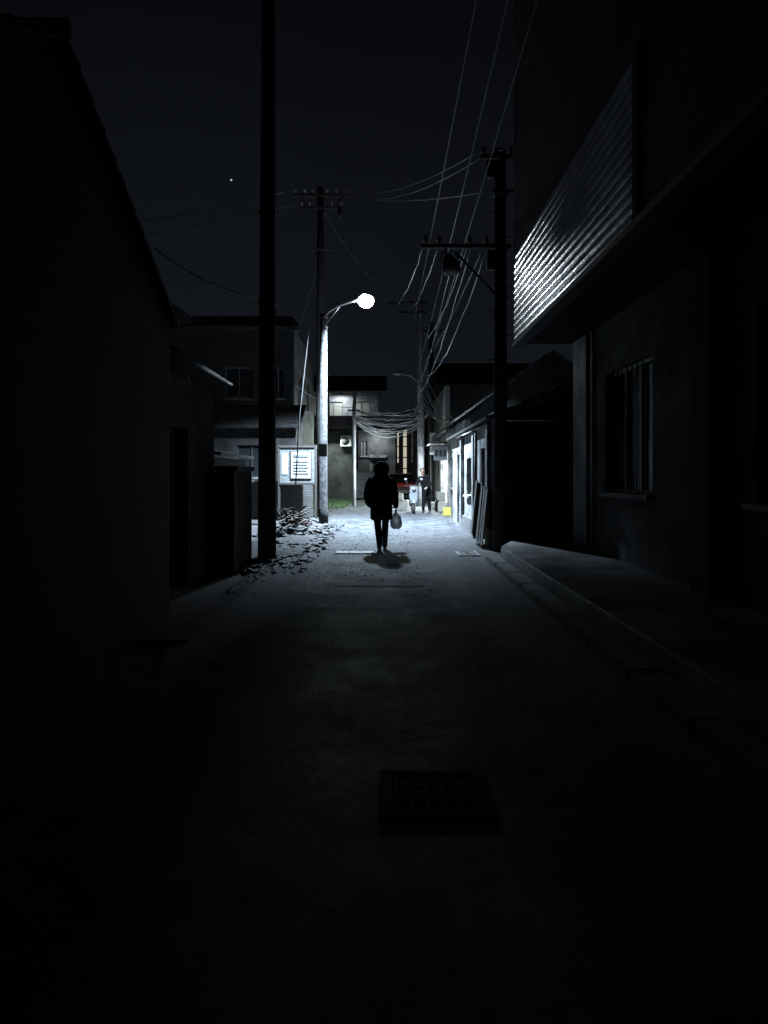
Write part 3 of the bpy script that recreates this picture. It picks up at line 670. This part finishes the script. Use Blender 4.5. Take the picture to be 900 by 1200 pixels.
coat = [tube("torso", [q(0, .02, .56), q(0, .02, .58), q(0, .015, .78), q(0, .01, .95), q(0, 0, 1.08), q(0, 0, 1.20), q(0, -.005, 1.30), q(0, 0, 1.37), q(0, .005, 1.42)],
             [(.185, .15), (.205, .175), (.205, .168), (.192, .155), (.190, .15), (.205, .152), (.205, .14), (.150, .115), (.09, .09)], None, seg=28),
        tube("sleeveL", [q(-.17, 0, 1.31), q(-.220, -.02, 1.22), q(-.265, -.05, 1.03), q(-.250, .03, .90), q(-.20, .10, .80)], [.075, .075, .066, .062, .054], None, seg=16),
        tube("sleeveR", [q(.17, 0, 1.31), q(.220, -.01, 1.22), q(.258, -.03, 1.02), q(.268, .0, .88), q(.272, .02, .78)], [.075, .075, .064, .058, .050], None, seg=16),
        ell("hoodb", q(0, -.012, 1.51), (.125, .132, .138), None), ell("hoodt", q(0, -.045, 1.455), (.122, .108, .11), None),
        tube("collar", [q(0, 0, 1.33), q(0, 0, 1.45)], [(.135, .115), (.112, .105)], None, seg=20)]
c = fuse(coat, "coat", 0.010, m_coat, pe, 4)
for v in c.data.vertices:
    p = v.co; n_ = noise.noise(Vector((p.x*7, p.y*7, p.z*11)))
    fold = 0.008*n_
    if p.z < 1.0: fold += 0.006*math.sin(math.atan2(p.y-PY, p.x-PX)*7+p.z*4)
    if p.z < 1.32: v.co += v.normal*fold
tube("belt", [q(.194*math.cos(a), .012+.155*math.sin(a), 1.0) for a in [i*2*math.pi/24 for i in range(25)]], 0.012, m_coat, pe, seg=6, ref=(0, 0, 1))
head_with_face(pe, q(0, .045, 1.49), 0.98, 1)
ell("hair", q(0, .02, 1.54), (.083, .105, .075), m_hair, pe)
bm = bmesh.new()
for i in range(1600):
    a = random.uniform(-0.7, math.pi+0.7)
    ctr = Vector(q(.122*math.cos(a), .075+random.uniform(-.05, .02), 1.505+.130*math.sin(a)))
    out = Vector((math.cos(a)*1.0, random.uniform(-.5, .6), math.sin(a)))+Vector([random.uniform(-.4, .4) for _ in range(3)])
    out.normalize(); t = out.orthogonal().normalized()*.003; l = random.uniform(.018, .045)
    bm.faces.new((bm.verts.new(ctr-t), bm.verts.new(ctr+t), bm.verts.new(ctr+out*l)))
me = bpy.data.meshes.new("fur"); bm.to_mesh(me); bm.free(); link("hood_fur", me, m_fur, pe)
hand(pe, q(.273, .022, .775), (0.02, .10, -1), (-1, 0, 0), 0.95, 1.0, 1)
hand(pe, q(-.195, .11, .79), (.35, .55, -.75), (1, 0, 0), 0.3, 1.0, -1)
bg = grp("plastic_bag")
def bagmesh():
    bm = bmesh.new(); cx, cy = PX+.275, PY+.03
    prof = [(.685, .018, .010), (.66, .05, .02), (.62, .085, .045), (.55, .105, .065), (.47, .112, .075), (.41, .095, .065), (.385, .055, .04)]
    R = []
    for z, rx, ry in prof:
        ring = []
        for k in range(36):
            a = 2*math.pi*k/36; w = 1+0.18*noise.noise(Vector((math.cos(a)*2.2, math.sin(a)*2.2, z*14)))+.06*math.sin(a*9+z*20)*(1 if z > .5 else .4)
            ring.append(bm.verts.new((cx+math.cos(a)*rx*w, cy+math.sin(a)*ry*w, z)))
        R.append(ring)
    for i in range(len(R)-1):
        for k in range(36): bm.faces.new((R[i][k], R[i][(k+1) % 36], R[i+1][(k+1) % 36], R[i+1][k]))
    bm.faces.new(R[-1])
    me = bpy.data.meshes.new("bag"); bm.to_mesh(me); bm.free(); o = link("bag_body", me, m_bag, bg, True)
    s = o.modifiers.new("s", 'SUBSURF'); s.levels = 1; s.render_levels = 1
    for sx in (-.035, .035):
        tube("handle", [(cx+sx, cy, .655), (cx+sx*.5, cy, .69), (cx+sx*.15, cy, .705)], [(.012, .004), (.009, .004), (.006, .004)], m_bag, bg, seg=8)
bagmesh()

p2_ = grp("standing_person")
X2, Y2 = 1.55, 27.2
def r_(x, y, z): return (X2+x, Y2+y, z)
body = [tube("t", [r_(0, 0, .70), r_(-.01, 0, .95), r_(-.05, -.03, 1.12), r_(-.10, -.07, 1.28), r_(-.13, -.09, 1.36)], [(.17, .13), (.17, .13), (.19, .14), (.20, .13), (.09, .08)], None, seg=20),
        tube("al", [r_(-.26, -.06, 1.28), r_(-.34, -.10, 1.05), r_(-.42, -.20, .92)], [.07, .06, .05], None), tube("sh", [r_(-.26, -.06, 1.27), r_(.05, -.06, 1.27)], .07, None),
        tube("ar", [r_(.06, -.06, 1.27), r_(.12, -.10, 1.03), r_(.02, -.24, .93)], [.07, .06, .05], None)]
fuse(body, "jacket", 0.014, m_coat, p2_, 3)
legs2 = [tube("l", [r_(-.08, 0, .86), r_(-.10, -.03, .48), r_(-.11, .02, .08)], [.10, .070, .055], None), tube("r", [r_(.08, 0, .86), r_(.11, .02, .48), r_(.13, .05, .08)], [.10, .070, .055], None)]
fuse(legs2, "trousers", 0.014, m_trou, p2_, 3)
for (x, y) in ((-.11, .0), (.13, .03)):
    tube("shoe", [r_(x, y+.06, .04), r_(x, y, .05), r_(x, y-.12, .04), r_(x, y-.19, .03)], [(.03, .035), (.04, .045), (.045, .035), (.025, .02)], m_boot, p2_, ref=(0, 0, 1))
head_with_face(p2_, r_(-.15, -.12, 1.50), 1.0, -1)
ell("hair", r_(-.15, -.085, 1.55), (.088, .100, .085), m_hair, p2_)
hand(p2_, r_(-.42, -.21, .92), (-.5, -.7, -.3), (0, 0, -1), 0.6, 1.0, 1)
hand(p2_, r_(.01, -.25, .93), (-.5, -.7, -.2), (0, 0, -1), 0.6, 1.0, -1)

sc = grp("motor_scooter")
sx, sy = 1.05, 26.7
def wheel(par, x, y, z, r, w):
    pts = [(x, y+math.cos(a)*(r-.05), z+math.sin(a)*(r-.05)) for a in [i*2*math.pi/24 for i in range(25)]]
    tube("tyre", pts, w, m_rubber, par, seg=8, ref=(1, 0, 0)); tube("hub", [(x-.05, y, z), (x+.05, y, z)], .09, m_steel, par)
    for k in range(5):
        a = k*2*math.pi/5; tube("spoke", [(x, y, z), (x, y+math.cos(a)*(r-.06), z+math.sin(a)*(r-.06))], .012, m_steel, par, seg=6)
wheel(sc, sx, sy-.6, .23, .23, .05); wheel(sc, sx, sy+.6, .23, .23, .05)
tube("fork", [(sx, sy-.6, .23), (sx, sy-.48, .6), (sx, sy-.40, .98)], .03, m_steel, sc)
tube("handlebar", [(sx-.32, sy-.34, 1.0), (sx-.1, sy-.42, 1.0), (sx+.1, sy-.42, 1.0), (sx+.32, sy-.34, 1.0)], .018, m_dsteel, sc)
prism("front_shield", [(sy-.50, .38), (sy-.53, .5), (sy-.50, .95), (sy-.42, .98), (sy-.44, .6), (sy-.42, .38)], 'x', sx-.13, sx+.13, m_wplas, sc)
tube("headlight", [(sx, sy-.56, .88), (sx, sy-.5, .88)], .075, m_steel, sc)
tube("front_fender", [(sx, sy-.84, .40), (sx, sy-.62, .50), (sx, sy-.42, .42)], [(.05, .02), (.07, .03), (.05, .02)], m_wplas, sc, ref=(0, 0, 1))
bx("footboard", sx-.14, sx+.14, sy-.42, sy+.1, .28, .34, m_dsteel, sc, bev=.01)
tube("body", [(sx, sy+.05, .45), (sx, sy+.3, .55), (sx, sy+.7, .62), (sx, sy+.85, .66)], [(.12, .12), (.14, .16), (.13, .12), (.07, .05)], m_wplas, sc, ref=(0, 0, 1))
tube("seat", [(sx, sy+.0, .74), (sx, sy+.3, .76), (sx, sy+.7, .80)], [(.10, .04), (.14, .05), (.12, .04)], m_rubber, sc, ref=(0, 0, 1))
for k in (-1, 1):
    tube("mirror_stem", [(sx+k*.2, sy-.40, 1.0), (sx+k*.27, sy-.38, 1.2)], .007, m_dsteel, sc, seg=6); ell("mirror", (sx+k*.28, sy-.38, 1.23), (.06, .012, .04), m_steel, sc, 10)

car = grp("parked_car")
cx, cy = 0.95, 43.0
prism("body", [(cy-2.1, .35), (cy-2.12, .62), (cy-2.0, .82), (cy-1.1, .95), (cy+1.75, .98), (cy+2.1, .85), (cy+2.15, .35)], 'x', cx-.83, cx+.83, m_red, car)
poly("cabin", [(cx-.74, cy-1.15, .955), (cx+.74, cy-1.15, .955), (cx+.74, cy+1.7, .982), (cx-.74, cy+1.7, .982), (cx-.60, cy-.45, 1.42), (cx+.60, cy-.45, 1.42), (cx+.60, cy+1.15, 1.42), (cx-.60, cy+1.15, 1.42)],
     [(0, 1, 5, 4), (1, 2, 6, 5), (2, 3, 7, 6), (3, 0, 4, 7), (4, 5, 6, 7)], m_glass, car)
bx("roof", cx-.61, cx+.61, cy-.46, cy+1.16, 1.421, 1.46, m_red, car, bev=.015)
for k in (-1, 1):
    ell("headlight", (cx+k*.6, cy-2.1, .70), (.17, .06, .08), m_acw, car)
    for yy in (-1.35, 1.35): tube("wheel", [(cx+k*.68, cy+yy, .31), (cx+k*.85, cy+yy, .31)], .31, m_rubber, car, seg=20)
bx("bumper", cx-.8, cx+.8, cy-2.2, cy-2.13, .36, .52, m_wplas, car, bev=.02); bx("grille", cx-.35, cx+.35, cy-2.16, cy-2.125, .56, .72, m_dframe, car)
ell("tail_light", (cx-.5, cy-2.05, .85), (.09, .06, .06), e_tail, car)

yb = grp("yellow_crate")
bx("side", 2.0, 2.02, 25.0, 25.3, .01, .28, m_yell, yb); bx("side", 2.24, 2.26, 25.0, 25.3, .01, .28, m_yell, yb)
bx("end", 2.021, 2.239, 25.0, 25.02, .01, .28, m_yell, yb); bx("end", 2.021, 2.239, 25.28, 25.3, .01, .28, m_yell, yb); bx("base", 2.021, 2.239, 25.021, 25.279, .01, .04, m_yell, yb)

st = grp("star"); ell("star_disc", (-164.6, 800, 318.6), (1.0, 1.0, 1.0), e_star, st, 10)

# ------------------------------------------------------------------ night sky
w = bpy.data.worlds.new("World"); scene.world = w; w.use_nodes = True
nt = w.node_tree; N = nt.nodes; L = nt.links; bg_ = N["Background"]
tc = N.new("ShaderNodeTexCoord"); sp = N.new("ShaderNodeSeparateXYZ"); L.new(tc.outputs["Generated"], sp.inputs[0])
r = N.new("ShaderNodeValToRGB"); e = r.color_ramp.elements
e[0].position = 0.0; e[0].color = (0.0085, 0.0104, 0.0145, 1)
e[1].position = 0.65; e[1].color = (0.0006, 0.0008, 0.0012, 1)
k = e.new(0.25); k.color = (0.0052, 0.0063, 0.0090, 1)
L.new(sp.outputs["Z"], r.inputs["Fac"])
n = N.new("ShaderNodeTexNoise"); n.inputs["Scale"].default_value = 2.0; n.inputs["Detail"].default_value = 4; L.new(tc.outputs["Generated"], n.inputs["Vector"])
mr = N.new("ShaderNodeMapRange"); mr.inputs[1].default_value = .3; mr.inputs[2].default_value = .7; mr.inputs[3].default_value = .8; mr.inputs[4].default_value = 1.2
L.new(n.outputs["Fac"], mr.inputs[0])
mx = N.new("ShaderNodeMix"); mx.data_type = 'RGBA'; mx.blend_type = 'MULTIPLY'; mx.inputs[0].default_value = 1
L.new(r.outputs["Color"], mx.inputs[6]); L.new(mr.outputs[0], mx.inputs[7]); L.new(mx.outputs[2], bg_.inputs["Color"])
bg_.inputs["Strength"].default_value = 1.0

# ------------------------------------------------------------------ camera
cd = bpy.data.cameras.new("Camera"); cam = bpy.data.objects.new("Camera", cd); COL.objects.link(cam)
cam.location = (0, 0, 1.4); cam.rotation_euler = (math.radians(90), 0, 0)
cd.sensor_fit = 'VERTICAL'; cd.sensor_height = 36; cd.sensor_width = 27; cd.lens = 26.1; cd.shift_y = -0.0367
cd.clip_end = 3000
scene.camera = cam
scene.view_settings.view_transform = 'Standard'
